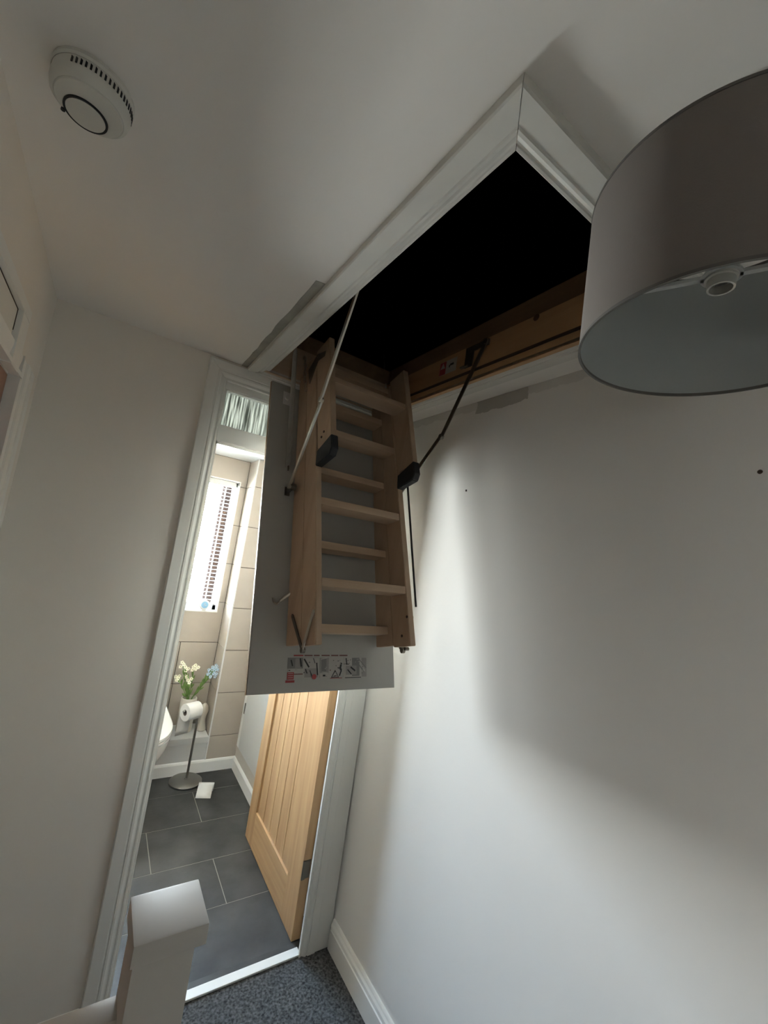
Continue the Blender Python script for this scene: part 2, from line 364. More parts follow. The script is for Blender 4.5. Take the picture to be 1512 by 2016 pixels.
# reeded transom pane: front face ribbed
bm = bmesh.new(); nx = 116; xs = [-0.858+(0.75)*i/nx for i in range(nx+1)]
fv = [[bm.verts.new((x, 0.034+(0.0022 if i % 2 else 0)+.0008*math.sin(i*2.3), z)) for i, x in enumerate(xs)] for z in (2.138, 2.292)]
bv = [[bm.verts.new((x, 0.040, z)) for x in xs] for z in (2.138, 2.292)]
for i in range(nx):
    bm.faces.new((fv[0][i], fv[0][i+1], fv[1][i+1], fv[1][i])); bm.faces.new((bv[0][i+1], bv[0][i], bv[1][i], bv[1][i+1]))
    bm.faces.new((fv[1][i], fv[1][i+1], bv[1][i+1], bv[1][i])); bm.faces.new((fv[0][i+1], fv[0][i], bv[0][i], bv[0][i+1]))
bm.faces.new((fv[0][0], fv[1][0], bv[1][0], bv[0][0])); bm.faces.new((fv[0][-1], bv[0][-1], bv[1][-1], fv[1][-1]))
tag(obj('reeded_glass_pane', bm, M['reeded'], fr), 'ribbed obscure glass pane')
bm = bmesh.new(); moulding(bm, (-0.936, 0, 0), (-0.936, 0, 2.388), (1, 0, 0), (0, -1, 0), [(t, h*1.05) for t, h in ARCH], 0, 1); obj('architrave', bm, G, fr)
bm = bmesh.new(); moulding(bm, (-0.075, 0, 0), (-0.075, 0, 2.388), (-1, 0, 0), (0, -1, 0), [(t, h*1.05) for t, h in ARCH], 0, 1); obj('architrave', bm, G, fr)
bm = bmesh.new(); moulding(bm, (-0.936, 0, 2.388), (-0.075, 0, 2.388), (0, 0, -1), (0, -1, 0), [(t, h*1.05) for t, h in ARCH], 1, 1); obj('architrave', bm, G, fr)
box('filler_strip', (-0.076, -0.0155, 0), (-0.006, 0, 2.388), G, fr, bev=.001)
box('threshold_strip', (-0.86, -0.008, 0.0005), (-0.14, 0.030, 0.009), M['gloss'], fr, bev=.003)
box('threshold_bar', (-0.86, 0.030, 0.0005), (-0.115, 0.058, 0.006), M['slate'], fr, bev=.002)

# left door frame, white infill panel above, brown door
f2 = empty('trim_4', (XL, -0.35, 0)); tag(f2, 'white frame of the brown door with a blank panel above it', kind='structure')
bm = bmesh.new(); moulding(bm, (XL, -0.165, 0), (XL, -0.165, 2.09), (0, -1, 0), (1, 0, 0), [(0, 0), (0, .018), (.05, .020), (.055, .016), (.075, .016), (.08, .021), (.12, .021), (.125, .016), (.17, .018), (.19, .022), (.19, 0)], 0, 0); obj('architrave', bm, G, f2)
bm = bmesh.new(); moulding(bm, (XL, -0.395, 2.188), (XL, -1.2, 2.188), (0, 0, -1), (1, 0, 0), [(0, 0), (0, .022), (.026, .022), (.028, 0)]); obj('frame_rail', bm, G, f2)
bm = bmesh.new(); moulding(bm, (XL, -0.395, 2.035), (XL, -0.395, 2.1615), (0, -1, 0), (1, 0, 0), [(0, 0), (0, .0215), (.075, .0215), (.078, 0)]); obj('frame_rail', bm, G, f2)
bm = bmesh.new(); moulding(bm, (XL, -0.33, 2.037), (XL, -1.2, 2.037), (0, 0, 1), (1, 0, 0), [(0, 0), (0, .022), (.010, .022), (.014, .014), (.040, .018), (.052, .018), (.054, 0)]); obj('frame_rail', bm, G, f2)
box('infill_panel', (XL-.006, -1.1, 2.095), (XL+.012, -0.481, 2.157), M['plastic'], f2, bev=.002)
box('jamb', (XL-.09, -0.356, 0), (XL, -0.345, 2.045), G, f2); box('frame_head', (XL-.09, -1.12, 2.035), (XL-.002, -0.352, 2.049), G, f2)
bm = bmesh.new(); bx(bm, (XL+.001, -1.1, 2.1592), (XL+.0118, -.474, 2.1604)); bx(bm, (XL+.001, -.4755, 2.11), (XL+.0118, -.4730, 2.16)); obj('panel_gap', bm, M['seal'], f2)
d2 = box('door_2', (XL-.042, -1.115, 0.005), (XL-.002, -0.357, 2.032), M['brown'], loc=(XL-.04, -0.7, 0)); S(d2)['label'] = 'closed brown wooden door at the left edge'

# ------------------------------------------------------------------ toilet room
WX0, XC, YC, YR, ZC = -1.55, -0.252, 1.585, 1.824, 2.338
WXR = -0.035
# windowed far wall as one structure with tiles
WIN = (-1.30, -0.300, 1.102, 2.160)
bm = bmesh.new()
a = YR+.008; b_ = 2.02
bx(bm, (WX0, a, -.05), (0.1, b_, WIN[2])); bx(bm, (WX0, a, WIN[3]), (0.1, b_, 2.42)); bx(bm, (WIN[1], a, WIN[2]), (0.1, b_, WIN[3])); bx(bm, (WX0, a, WIN[2]), (WIN[0], b_, WIN[3]))
wf = S(obj('wall_far', bm, M['grout'])); wf['label'] = 'beige tiled far wall of the toilet with the window'
def tile(parent, lo, hi, m, bev=.0012):
    return box('tile', lo, hi, m, parent, bev=bev)
ZJ = [-.07, .245, .555, .866, 1.180, 1.490, 1.802, 2.119, 2.36]
g = .0023
for r in range(1, len(ZJ)-1):
    z0_, z1_ = ZJ[r]+g, min(ZJ[r+1], ZC)-g
    js = [XC, -0.525, -1.125, WX0]
    if r >= 2: js = [XC, -0.85, -1.45, WX0]
    if r in (1, 2): js = [XC, -0.525, -1.1, WX0]
    for i in range(len(js)-1):
        xa, xb = js[i+1]+g, js[i]-g
        wx0, wx1, wz0, wz1 = WIN
        if xb <= wx0 or xa >= wx1 or z1_ <= wz0 or z0_ >= wz1:
            tile(wf, (xa, YR, z0_), (xb, a, z1_), M['tile'])
        else:
            if z0_ < wz0-.01: tile(wf, (xa, YR, z0_), (xb, a, wz0), M['tile'])
            if z1_ > wz1+.01: tile(wf, (xa, YR, wz1), (xb, a, z1_), M['tile'])
            if xb > wx1+.005:
                tile(wf, (wx1, YR, max(z0_, wz0)), (xb, a, min(z1_, wz1)), M['tile'])
# boxed column right of the recess
bm = bmesh.new(); bx(bm, (XC+.008, YC+.008, 0), (0.1, 1.9, 2.42))
wc = S(obj('wall_column', bm, M['grout'])); wc['label'] = 'tiled boxed-out column beside the toilet window'
for r in range(0, len(ZJ)-1):
    z0_, z1_ = max(ZJ[r]+g, .08), min(ZJ[r+1], ZC)-g
    tile(wc, (XC+.004, YC, z0_), (WXR, YC+.008, z1_), M['tile'])
    tile(wc, (XC, YC+.004, z0_ if r else .26), (XC+.008, YR, z1_), M['tile']) if z1_ > .26 else None
bm = bmesh.new(); bx(bm, (XC-.004, YC-.004, .085), (XC+.006, YC+.006, ZC), .002)
S(obj('trim_5', bm, M['pvc']))['label'] = 'white edging strip down the tiled corner'
# right wall of the toilet and the low box + shelf under the window
bm = bmesh.new(); bx(bm, (WXR, 0.055, -.05), (0.1, 1.585, 2.42)); S(obj('wall_toilet_right', bm, M['beigewall']))
S(box('wall_toilet_left', (WX0-.1, 0.055, -.05), (WX0, 2.02, 2.42), M['tile']))
bm = bmesh.new(); bx(bm, (WX0, YC+.004, 0), (XC+.008, YR+.008, .205)); S(obj('wall_low_box', bm, M['white']))['label'] = 'low white boxing under the shelf'
sh = box('shelf', (WX0, YC-.012, .208), (XC-.004, YR, .25), M['white'], bev=.004, smooth=True); tag(sh, 'low white ledge under the toilet window holding a vase', 'shelf')
SK2 = [(0, 0), (0, .014), (.070, .014), (.080, .009), (.085, .004), (.085, 0)]
bm = bmesh.new(); moulding(bm, (WX0, YC+.004, 0), (WXR, YC+.004, 0), (0, 0, 1), (0, -1, 0), SK2)
S(obj('baseboard_far', bm, M['gloss'])); 
bm = bmesh.new(); moulding(bm, (WXR, YC, 0), (WXR, 0.06, 0), (0, 0, 1), (-1, 0, 0), SK2)
S(obj('baseboard_toilet', bm, M['gloss']))['label'] = 'white skirting along the toilet side wall'
# toilet ceiling of white boards
bm = bmesh.new(); bx(bm, (WX0-.1, 0.055, ZC+.008), (0.1, 2.02, 2.42)); ct = S(obj('ceiling_toilet', bm, M['seal']))
y = 0.058
while y < 1.82:
    box('ceiling_board', (WX0, y+.001, ZC), (WXR, min(y+.25, YR)-.001, ZC+.008), M['pvc'], ct, bev=.0015); y += .25
# slate floor
fl = S(box('floor_toilet', (WX0, 0.03, -.05), (WXR, YC+.01, -.0012), M['sgrout'])); fl['label'] = 'dark slate tiled floor of the toilet'
YJ = [0.059, .377, .690, 1.018, 1.345, 1.60]
for r in range(5):
    js = [-1.55, -1.255, -0.655, -0.055, WXR] if r % 2 == 0 else [-1.55, -0.958, -0.358, WXR]
    for i in range(len(js)-1):
        if js[i+1]-js[i] < .03: continue
        x_hi = js[i+1]
        if i == len(js)-3 and js[-1]-js[i+1] < .03: x_hi = WXR
        tile(fl, (js[i]+.002, YJ[r]+.002, -.004), (x_hi-.002, YJ[r+1]-.002, 0.0), M['slate'], .001)

# white cupboard set in the right wall of the toilet
cb = empty('cupboard', (WXR, 1.49, .19)); tag(cb, 'flush white cupboard in the toilet side wall beside the oak door', 'cupboard')
for lo, hi in (((WXR-.016, 1.49, .18), (WXR, 1.545, 2.1)), ((WXR-.016, .86, .18), (WXR, .90, 2.1))):
    box('frame', lo, hi, M['gloss'], cb, bev=.002)
cdoor = box('door', (WXR-.020, .902, .185), (WXR-.002, 1.486, 2.08), M['white'], cb, bev=.002)
for z in (.43, 1.6): box('hinge', (WXR-.024, 1.480, z), (WXR-.016, 1.494, z+.075), M['steeldark'], cdoor)

# window: frame, panes, tiled reveal trim, venetian blind, neighbour's wall outside
wn = empty('window_1', (-0.80, 1.90, WIN[2])); tag(wn, 'white framed toilet window with daylight behind a blind', kind='structure')
x0w, x1w, z0w, z1w = WIN
for lo, hi in (((x0w, 1.885, z0w), (x0w+.045, 1.94, z1w)), ((x1w-.035, 1.885, z0w), (x1w, 1.94, z1w)), ((x0w, 1.885, z0w), (x1w, 1.94, z0w+.045)), ((x0w, 1.885, z1w-.045), (x1w, 1.94, z1w)), ((-.82, 1.89, z0w+.045), (-.78, 1.935, z1w-.045))):
    box('window_frame', lo, hi, M['pvc'], wn, bev=.003)
for xa, xb in ((x0w+.045, -.82), (-.78, x1w-.035)):
    box('pane', (xa, 1.912, z0w+.045), (xb, 1.918, z1w-.045), M['glass'], wn)
for lo, hi in (((x1w-.008, YR-.003, z0w), (x1w, 1.885, z1w)), ((x0w, YR-.003, z1w-.010), (x1w-.008, 1.885, z1w)), ((x0w, YR-.006, z0w-.003), (x1w, 1.885, z0w+.008))):
    box('reveal_trim', lo, hi, M['gloss'], wn, bev=.002)
bl = empty('venetian_blind', (-.6, 1.858, 2.14)); tag(bl, 'white venetian blind hanging open in the toilet window', 'blind')
bxa, bxb = -1.285, -0.328
box('headrail', (bxa, 1.842, 2.105), (bxb, 1.874, 2.148), M['pvc'], bl, bev=.002)
bm = bmesh.new()
ang = math.radians(1.5); wy, wz = .0125*math.cos(ang), .0125*math.sin(ang)
for i in range(5): pass
prof = [(-wy, -wz-.0), (-wy*.5, -wz*.5+.0012), (0, .0016), (wy*.5, wz*.5+.0012), (wy, wz)]
vs = [[bm.verts.new((x, 1.858+p_[0], 2.085+p_[1]+dz)) for p_ in prof] for x in (bxa+.004, bxb-.004) for dz in (0, .0008)]
a0, a1, c0, c1 = vs
for i in range(4):
    bm.faces.new((a0[i], c0[i], c0[i+1], a0[i+1])); bm.faces.new((a1[i], a1[i+1], c1[i+1], c1[i]))
for A, B in ((a0, a1), (c0, c1)):
    for i in range(4): bm.faces.new((A[i], A[i+1], B[i+1], B[i]))
bm.faces.new((a0[0], a1[0], c1[0], c0[0])); bm.faces.new((a0[4], c0[4], c1[4], a1[4]))
s0 = obj('slat', bm, M['pvc'], bl)
nsl = 31
for i in range(1, nsl):
    c = s0.copy(); COL.objects.link(c); c.parent = bl; c.location = (0, 0, -.0298*i)
box('bottom_rail', (bxa, 1.846, 1.150), (bxb, 1.870, 1.165), M['pvc'], bl, bev=.002)
for x in (-.400, -.80, -1.2):
    bm = bmesh.new(); bx(bm, (x-.002, 1.8445, 1.16), (x+.002, 1.8455, 2.11)); bx(bm, (x-.002, 1.8705, 1.16), (x+.002, 1.8715, 2.11)); obj('ladder_cord', bm, M['pvc'], bl)
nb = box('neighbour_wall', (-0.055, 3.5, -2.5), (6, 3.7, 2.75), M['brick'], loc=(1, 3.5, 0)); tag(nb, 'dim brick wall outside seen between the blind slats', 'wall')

# small round clock on the window ledge
ck = empty('small_clock', (-.405, 1.806, z0w+.008)); tag(ck, 'small round white clock with blue face on the toilet window ledge', 'clock')
bm = bmesh.new(); lathe(bm, (-.405, 1.826, 1.155), [(.030, 0), (.036, .003), (.037, .012), (.032, .016), (.028, .016)], 28, axis=(0, -1, 0)); obj('case', bm, M['pvc'], ck, True)
bm = bmesh.new(); lathe(bm, (-.405, 1.8098, 1.155), [(.026, 0), (.026, .0012)], 28, axis=(0, -1, 0)); obj('face', bm, M['blue'], ck)
bm = bmesh.new(); bx(bm, (-.407, 1.8066, 1.150), (-.404, 1.808, 1.172)); bx(bm, (-.407, 1.8066, 1.150), (-.392, 1.808, 1.153)); obj('hands', bm, M['white'], ck)
box('foot', (-.42, 1.812, z0w+.008), (-.39, 1.824, z0w+.024), M['pvc'], ck)

# oak ledged door standing open at a right angle
dr = empty('door_1', (-.135, .063, 0)); tag(dr, 'oak boarded door of the toilet standing open inwards', kind='structure')
DX0, DX1, DY0, DY1, DZ0, DZ1 = -.155, -.113, .064, .806, .006, 1.99
box('stile', (DX0, DY0, DZ0), (DX1, .197, DZ1), M['oak'], dr, bev=.0012)
box('stile', (DX0, .700, DZ0), (DX1, DY1, DZ1), M['oak'], dr, bev=.0012)
box('rail', (DX0, .1975, DZ0), (DX1, .6995, .19), M['oakx'], dr, bev=.0012)
box('rail', (DX0, .1975, 1.86), (DX1, .6995, DZ1), M['oakx'], dr, bev=.0012)
pj = [.199, .3, .4, .5, .6, .698]
for i in range(5):
    box('plank', (DX0+.010, pj[i]+.0024, .190), (DX1-.010, pj[i+1]-.0024, 1.86), M['oak'], dr, bev=.0015)
box('plank_core', (DX0+.017, .199, .190), (DX1-.017, .699, 1.86), M['oakdark'], dr)
hg = empty('hinge', (0, 0, 0)); bpy.data.objects.remove(hg)
for z in (.262, 1.62):
    bm = bmesh.new(); bx(bm, (-.152, .0605, z), (-.118, .0638, z+.076), .0008); tube(bm, [(-.1535, .0585, z), (-.1535, .0585, z+.076)], .0045, 10)
    bx(bm, (-.1535, .0555, z), (-.141, .059, z+.076))
    obj('hinge', bm, M['steeldark'], dr)
bm = bmesh.new(); lathe(bm, (DX0, .76, 1.0), [(.025, 0), (.025, .006), (.009, .008), (.009, .04)], 20, axis=(-1, 0, 0)); bx(bm, (DX0-.045, .65, .993), (DX0-.032, .765, 1.007), .003); obj('handle', bm, M['brushed'], dr, True)

# toilet pan
tl = empty('toilet', (-.74, 1.3, 0)); tag(tl, 'white ceramic toilet with closed lid at the left of the doorway', 'toilet')
def dring(bm, z, cx, hw, yf, yb, n=28):
    pts = []
    ry = (yb-yf)*.52; yc = yf+ry
    for i in range(n+1):
        t = PI + PI*i/n
        pts.append((cx+hw*math.cos(t), yc+ry*math.sin(t)))
    pts += [(cx+hw*.97, yb), (cx-hw*.97, yb)]
    return [bm.verts.new((x, y, z)) for x, y in pts]
def loft(bm, rings, capa=True, capb=True):
    for A, B in zip(rings, rings[1:]):
        n = len(A)
        for i in range(n): bm.faces.new((A[i], A[(i+1) % n], B[(i+1) % n], B[i]))
    if capa: bm.faces.new(rings[0][::-1])
    if capb: bm.faces.new(rings[-1])
bm = bmesh.new(); loft(bm, [dring(bm, *a) for a in ((0.002, -.74, .10, 1.27, 1.555), (.12, -.74, .105, 1.25, 1.555), (.20, -.74, .118, 1.23, 1.555), (.28, -.74, .145, 1.18, 1.56), (.34, -.74, .168, 1.14, 1.565), (.38, -.74, .176, 1.125, 1.565), (.405, -.74, .178, 1.12, 1.565))]); obj('pan', bm, M['ceramic'], tl, True)
bm = bmesh.new(); loft(bm, [dring(bm, *a) for a in ((.408, -.74, .180, 1.115, 1.64), (.412, -.74, .183, 1.11, 1.645), (.424, -.74, .183, 1.11, 1.645), (.427, -.74, .181, 1.113, 1.643))]); obj('seat', bm, M['ceramic'], tl, True)
bm = bmesh.new(); loft(bm, [dring(bm, *a) for a in ((.429, -.74, .181, 1.112, 1.66), (.434, -.74, .185, 1.107, 1.665), (.448, -.74, .184, 1.108, 1.665), (.453, -.74, .177, 1.118, 1.66))]); obj('lid', bm, M['ceramic'], tl, True)
box('cistern', (-.93, 1.67, .2505), (-.57, 1.822, .80), M['ceramic'], tl, bev=.02, smooth=True)

# freestanding toilet roll holder
hb = Vector((-.385, 1.478, 0))
rh = empty('toilet_roll_stand', hb); tag(rh, 'brushed metal freestanding toilet roll holder on slate floor', 'roll holder')
bm = bmesh.new(); lathe(bm, hb, [(.098, 0.001), (.106, .003), (.106, .012), (.100, .016), (.03, .021), (.012, .024), (.009, .030)], 48); obj('base', bm, M['brushed'], rh, True)
RA = Vector((math.cos(math.radians(25)), math.sin(math.radians(25)), 0)); RP = Vector((-RA.y, RA.x, 0))
bm = bmesh.new(); tube(bm, [hb+Vector((.004, 0, .02)), hb+Vector((.004, 0, .44)), hb+Vector((.006, 0, .490)), hb+Vector((-.002, 0, .4975)), hb-RA*.112+Vector((0, 0, .4975))], .0078, 14); obj('rod', bm, M['brushed'], rh, True)
bm = bmesh.new(); lathe(bm, hb-RA*.108+Vector((0, 0, .4975)), [(.001, 0), (.009, 0), (.010, -.006), (.006, -.014), (.001, -.016)], 16, axis=RA, caps=False); obj('end_knob', bm, M['brushed'], rh, True)
def roll(name, c, r0, r1, w, label, ax=Vector((1, 0, 0)), tail=None):
    t = empty(name, c-Vector((0, 0, r1))); tag(t, label, 'toilet roll')
    bm = bmesh.new(); lathe(bm, c, [(r0+.001, 0), (r1-.001, 0), (r1, .002), (r1, w-.002), (r1-.001, w), (r0+.001, w), (r0+.001, 0)], 40, axis=ax, caps=False); obj('paper', bm, M['paper'], t, True)
    bm = bmesh.new(); lathe(bm, c, [(r0, .0), (r0+.001, .0), (r0+.001, w), (r0, w), (r0, 0)], 32, axis=ax, caps=False); obj('cardboard_core', bm, M['card'], t, True)
    if tail:
        bm = bmesh.new(); n = len(tail)
        A = [bm.verts.new(p) for p in tail]; B = [bm.verts.new(Vector(p)+ax*w*.96) for p in tail]
        for i in range(n-1): bm.faces.new((A[i], A[i+1], B[i+1], B[i]))
        o = obj('loose_sheet', bm, M['paper'], t, True); md = o.modifiers.new('thick', 'SOLIDIFY'); md.thickness = .0008
    return t
rc = hb-RA*.106+Vector((0, 0, .487))
roll('toilet_roll', rc, .019, .056, .100, 'full white toilet roll hanging on the metal stand', RA, [rc+RA*.002+RP*a_+Vector((0, 0, b_)) for a_, b_ in ((.052, .025), (.0565, 0), (.0575, -.04), (.060, -.09), (.062, -.14), (.066, -.178))])
ax = Vector((.95, -.33, 0)).normalized(); c = Vector((-.325, 1.352, .0265))
perp = Vector((-.33, -.95, 0)).normalized()
roll('spent_toilet_roll', c, .019, .025, .098, 'nearly empty toilet roll with a loose sheet lying on the slate floor', ax,
     [c+perp*.0+Vector((0, 0, .0255)), c+perp*.02+Vector((0, 0, .018)), c+perp*.045+Vector((0, 0, .006)), c+perp*.065+Vector((0, 0, -.012)), c+perp*.090+Vector((0, 0, -.0245))])

# vase with artificial flowers
vb = Vector((-.412, 1.71, .25))
vz = empty('vase', vb); tag(vz, 'plain cream cylinder vase on the low shelf behind the toilet roll', 'vase')
bm = bmesh.new(); lathe(bm, vb, [(.050, .0005), (.054, .003), (.055, .02), (.055, .235), (.052, .24), (.048, .24), (.048, .01), (.0, .01)], 36, caps=False); bmesh.ops.remove_doubles(bm, verts=bm.verts[:], dist=.0003); obj('body', bm, M['cream'], vz, True)
fb = vb+Vector((0, 0, .02))
def leafmesh(bm, base, d, L, w, mi=0):
    d = d.normalized(); s = d.cross(Vector((0, -1, .3))).normalized(); n = d.cross(s)
    pts = [(0, 0), (.3, .7), (.6, 1), (.85, .6), (1, 0)]
    l = [bm.verts.new(base+d*L*a+s*w*b*.5+n*w*.15*b) for a, b in pts]; m_ = [bm.verts.new(base+d*L*a) for a, b in pts[1:4]]
    r = [bm.verts.new(base+d*L*a-s*w*b*.5+n*w*.15*b) for a, b in pts[1:4]]
    bm.faces.new((l[0], l[1], m_[0])); bm.faces.new((l[0], m_[0], r[0]))
    for i in range(2):
        bm.faces.new((l[i+1], l[i+2], m_[i+1], m_[i])); bm.faces.new((m_[i], m_[i+1], r[i+1], r[i]))
    bm.faces.new((l[3], l[4], m_[2])); bm.faces.new((m_[2], l[4], r[2]))
def flower(parent, c, r, pm, rnd):
    nrm = Vector((-.35+rnd.uniform(-.3, .3), -1, .25+rnd.uniform(-.3, .3))).normalized(); a = nrm.orthogonal().normalized(); b = nrm.cross(a)
    bm = bmesh.new()
    for k in range(5):
        t = 2*PI*k/5; d = a*math.cos(t)+b*math.sin(t); s = nrm.cross(d)
        vs_ = [bm.verts.new(c+p) for p in (d*.15*r, d*.6*r+s*.38*r+nrm*.12*r, d*r+s*.25*r+nrm*.2*r, d*r-s*.25*r+nrm*.2*r, d*.6*r-s*.38*r+nrm*.12*r)]
        bm.faces.new(vs_)
    o = obj('blossom', bm, [pm], parent, fix=False)
    bm = bmesh.new(); bmesh.ops.create_icosphere(bm, subdivisions=1, radius=r*.22, matrix=Matrix.Translation(c+nrm*.15*r)); obj('flower_centre', bm, M['pollen'], o)
def spray(name, label, clusters, pm, seed, leaves):
    rnd = random.Random(seed)
    t = empty(name, fb); tag(t, label, 'flower')
    for ci, (top, nfl, sp) in enumerate(clusters):
        top = Vector(top); mid = fb.lerp(top, .55)+Vector((0, 0, .02))
        p0 = fb+Vector((rnd.uniform(-.01, .01), rnd.uniform(-.01, .01), 0)); neck = vb+Vector(((top.x-vb.x)*.15, 0, .235))
        bm = bmesh.new(); path = [p0, neck, neck.lerp(top, .5)+Vector((0, 0, .012)), top]; tube(bm, path, .0022, 6); obj('stem', bm, M['leaf'], t)
        for k in range(nfl):
            a = 2.4*k+ci; q3 = sp*math.sqrt((k+.5)/nfl); c = top+Vector((math.cos(a)*q3, rnd.uniform(-.014, .008), math.sin(a)*q3))
            flower(t, c, .0125 if pm is M['petalw'] else .0115, pm, rnd)
        for k in range(leaves):
            f = rnd.uniform(.0, .8); base = neck.lerp(top, f)
            bm = bmesh.new(); leafmesh(bm, base, (top-neck).normalized()+Vector((rnd.uniform(-.5, .5), rnd.uniform(-.4, .2), rnd.uniform(.0, .5))), rnd.uniform(.045, .075), rnd.uniform(.009, .015)); obj('leaf', bm, M['leaf'], t)
yv = 1.66
spray('white_flower_spray', 'sprigs of small cream artificial flowers in the vase', [((-.532, yv, .650), 4, .020), ((-.508, yv, .735), 4, .028), ((-.478, yv, .708), 3, .014), ((-.425, yv, .722), 5, .026), ((-.450, yv, .640), 4, .026)], M['petalw'], 2, 8)
spray('blue_flower_spray', 'sprig of pale blue artificial flowers leaning right in the vase', [((-.288, yv, .690), 11, .042), ((-.268, yv, .715), 6, .030), ((-.300, yv, .665), 4, .024)], M['petalb'], 5, 10)

# pale ornament beside the vase
oc = Vector((-.292, 1.70, .25))
on = empty('ceramic_ornament', oc); tag(on, 'pale figurine shaped ornament on shelf right of vase', 'ornament')
bm = bmesh.new(); lathe(bm, oc, [(.0, .0005), (.032, .0005), (.036, .006), (.030, .03), (.022, .07), (.024, .11), (.031, .14), (.026, .17), (.010, .192), (.0, .195)], 28, caps=False)
bmesh.ops.remove_doubles(bm, verts=bm.verts[:], dist=.0003); obj('body', bm, M['cream'], on, True)
bm = bmesh.new(); lathe(bm, oc+Vector((-.03, 0, .03)), [(.0, 0), (.010, .004), (.012, .06), (.009, .11), (.0, .14)], 16, caps=False); obj('wing', bm, M['cream'], on, True)

# ------------------------------------------------------------------ loft ladder on the open hatch
AT = math.radians(17.6)
LO = Vector((0, -.045, 2.385)); LD = Vector((0, -math.sin(AT), -math.cos(AT))); LN = Vector((0, -math.cos(AT), math.sin(AT)))
def P0(x, u, n): return LO + Vector((x, 0, 0)) + LD*u + LN*n
def P(x, u, n): return P0(x+.1*(n-.03), u, n)
def lxf(v): return P0(v.x, v.y, v.z)
def lxs(v): return P(v.x, v.y, v.z)
ld = empty('loft_ladder', P0(-.42, 1.19, 0)); tag(ld, 'folded three-section pine loft ladder hanging on its lowered hatch', 'loft ladder')
hp = box('hatch_panel', (-.702, .022, -.020), (-.143, 1.194, 0), M['panel'], ld, bev=.0012, xf=lxf); tag(hp, 'smooth grey-white hatch board, brown edge strip')
bm = bmesh.new(); bx(bm, (-.7035, .022, -.016), (-.702, 1.194, -.005), xf=lxf); obj('edge_strip', bm, M['oakdark'], hp)
# printed warning strip
bm = bmesh.new(); rnd = random.Random(11)
LX0, LX1, LU0, LU1 = -.579, -.266, 1.078, 1.158
def q_(x0, x1, u0, u1, mi, h=.0008):
    """fractions of the label -> thin printed patch"""
    bx(bm, (LX0+(LX1-LX0)*x0, LU0+(LU1-LU0)*u0, 0.0002), (LX0+(LX1-LX0)*x1, LU0+(LU1-LU0)*u1, h), mi=mi, xf=lxf)
def tri(cx, w, u0, u1, mi, h):
    p3 = [(cx-w/2, u1), (cx+w/2, u1), (cx, u0)]
    prism(bm, [P0(LX0+(LX1-LX0)*x, LU0+(LU1-LU0)*u, h) for x, u in p3], LN*.0003, mi)
def seg(xa, ua, xb, ub, w, mi, h=.0018):
    a = P0(LX0+(LX1-LX0)*xa, LU0+(LU1-LU0)*ua, h); b = P0(LX0+(LX1-LX0)*xb, LU0+(LU1-LU0)*ub, h)
    s = (b-a).cross(LN).normalized()*w; prism(bm, [a-s, b-s, b+s, a+s], LN*.0003, mi)
for xa, xb in ((.08, .19), (.205, .30), (.315, .385), (.41, .51), (.53, .62), (.635, .74)): q_(xa, xb, -.02, .03, 0 if xa < .1 else 3)
q_(.015, .375, .09, .52, 2, .0010); q_(.10, .17, .12, .50, 4, .0012); q_(.19, .375, .10, .52, 5, .0012)
q_(.02, .375, .53, .90, 5, .0010); q_(.21, .37, .53, .88, 4, .0012); q_(.015, .09, .66, .94, 0, .0014); q_(.0, .10, .97, 1.06, 0)
for k in range(3): q_(.025, .08, .70+.08*k, .72+.08*k, 5, .0017)
q_(.09, .19, .72, .76, 3, .0014)
for a in ((.05, .18, .07, .42, .0022), (.155, .12, .17, .45, .0028), (.20, .14, .26, .48, .0026), (.31, .12, .33, .32, .0012), (.35, .30, .365, .80, .0022), (.22, .55, .24, .72, .0015), (.27, .60, .30, .84, .0012)): seg(a[0], a[1], a[2], a[3], a[4], 1)
lathe(bm, P0(LX0+(LX1-LX0)*.325, LU0+(LU1-LU0)*.86, .0013), [(.0085, 0), (.0085, .0005)], 16, mi=0, axis=LN)
q_(.39, .50, .10, .72, 4, .0010); q_(.50, .66, .09, .92, 5, .0010); q_(.41, .47, .14, .66, 2, .0013); seg(.40, .16, .48, .10, .0015, 5); seg(.42, .68, .49, .72, .001, 5)
q_(.39, .50, .74, .92, 5, .0010); q_(.43, .46, .79, .86, 1, .0014)
tri(.58, .10, .60, .92, 1, .0012); tri(.58, .075, .68, .89, 5, .0016); seg(.56, .86, .60, .84, .0012, 1, .0021); q_(.52, .67, .93, .955, 0)
for a in ((.655, .38, .645, .55, .0030), (.645, .55, .66, .62, .0034), (.66, .62, .635, .85, .0022), (.61, .52, .645, .54, .0014), (.66, .32, .655, .36, .0035)): seg(*a, 1)
q_(.69, .995, .09, .92, 5, .0010); q_(.80, .90, .11, .88, 2, .0012); q_(.93, .995, .11, .92, 4, .0012); q_(.72, .86, .44, .82, 4, .0013)
for a in ((.72, .12, .73, .40, .0020), (.71, .36, .76, .38, .0012), (.78, .50, .84, .66, .0028), (.74, .60, .79, .80, .0020), (.84, .16, .96, .72, .0018), (.88, .12, .99, .55, .0014), (.82, .30, .86, .22, .002)): seg(*a, 2 if a[0] > .8 else 1)
for k in range(6): seg(.86+.018*k, .18+.09*k, .89+.018*k, .16+.09*k, .0008, 5, .0022)
tri(.955, .055, .50, .70, 5, .0018); q_(.71, .92, .925, .955, 1)
for k in range(24):
    x = rnd.uniform(.02, .97); u = rnd.uniform(.12, .86); q_(x, x+rnd.uniform(.006, .02), u, u+rnd.uniform(.02, .05), rnd.choice([1, 2, 4, 3, 5]), .0016)
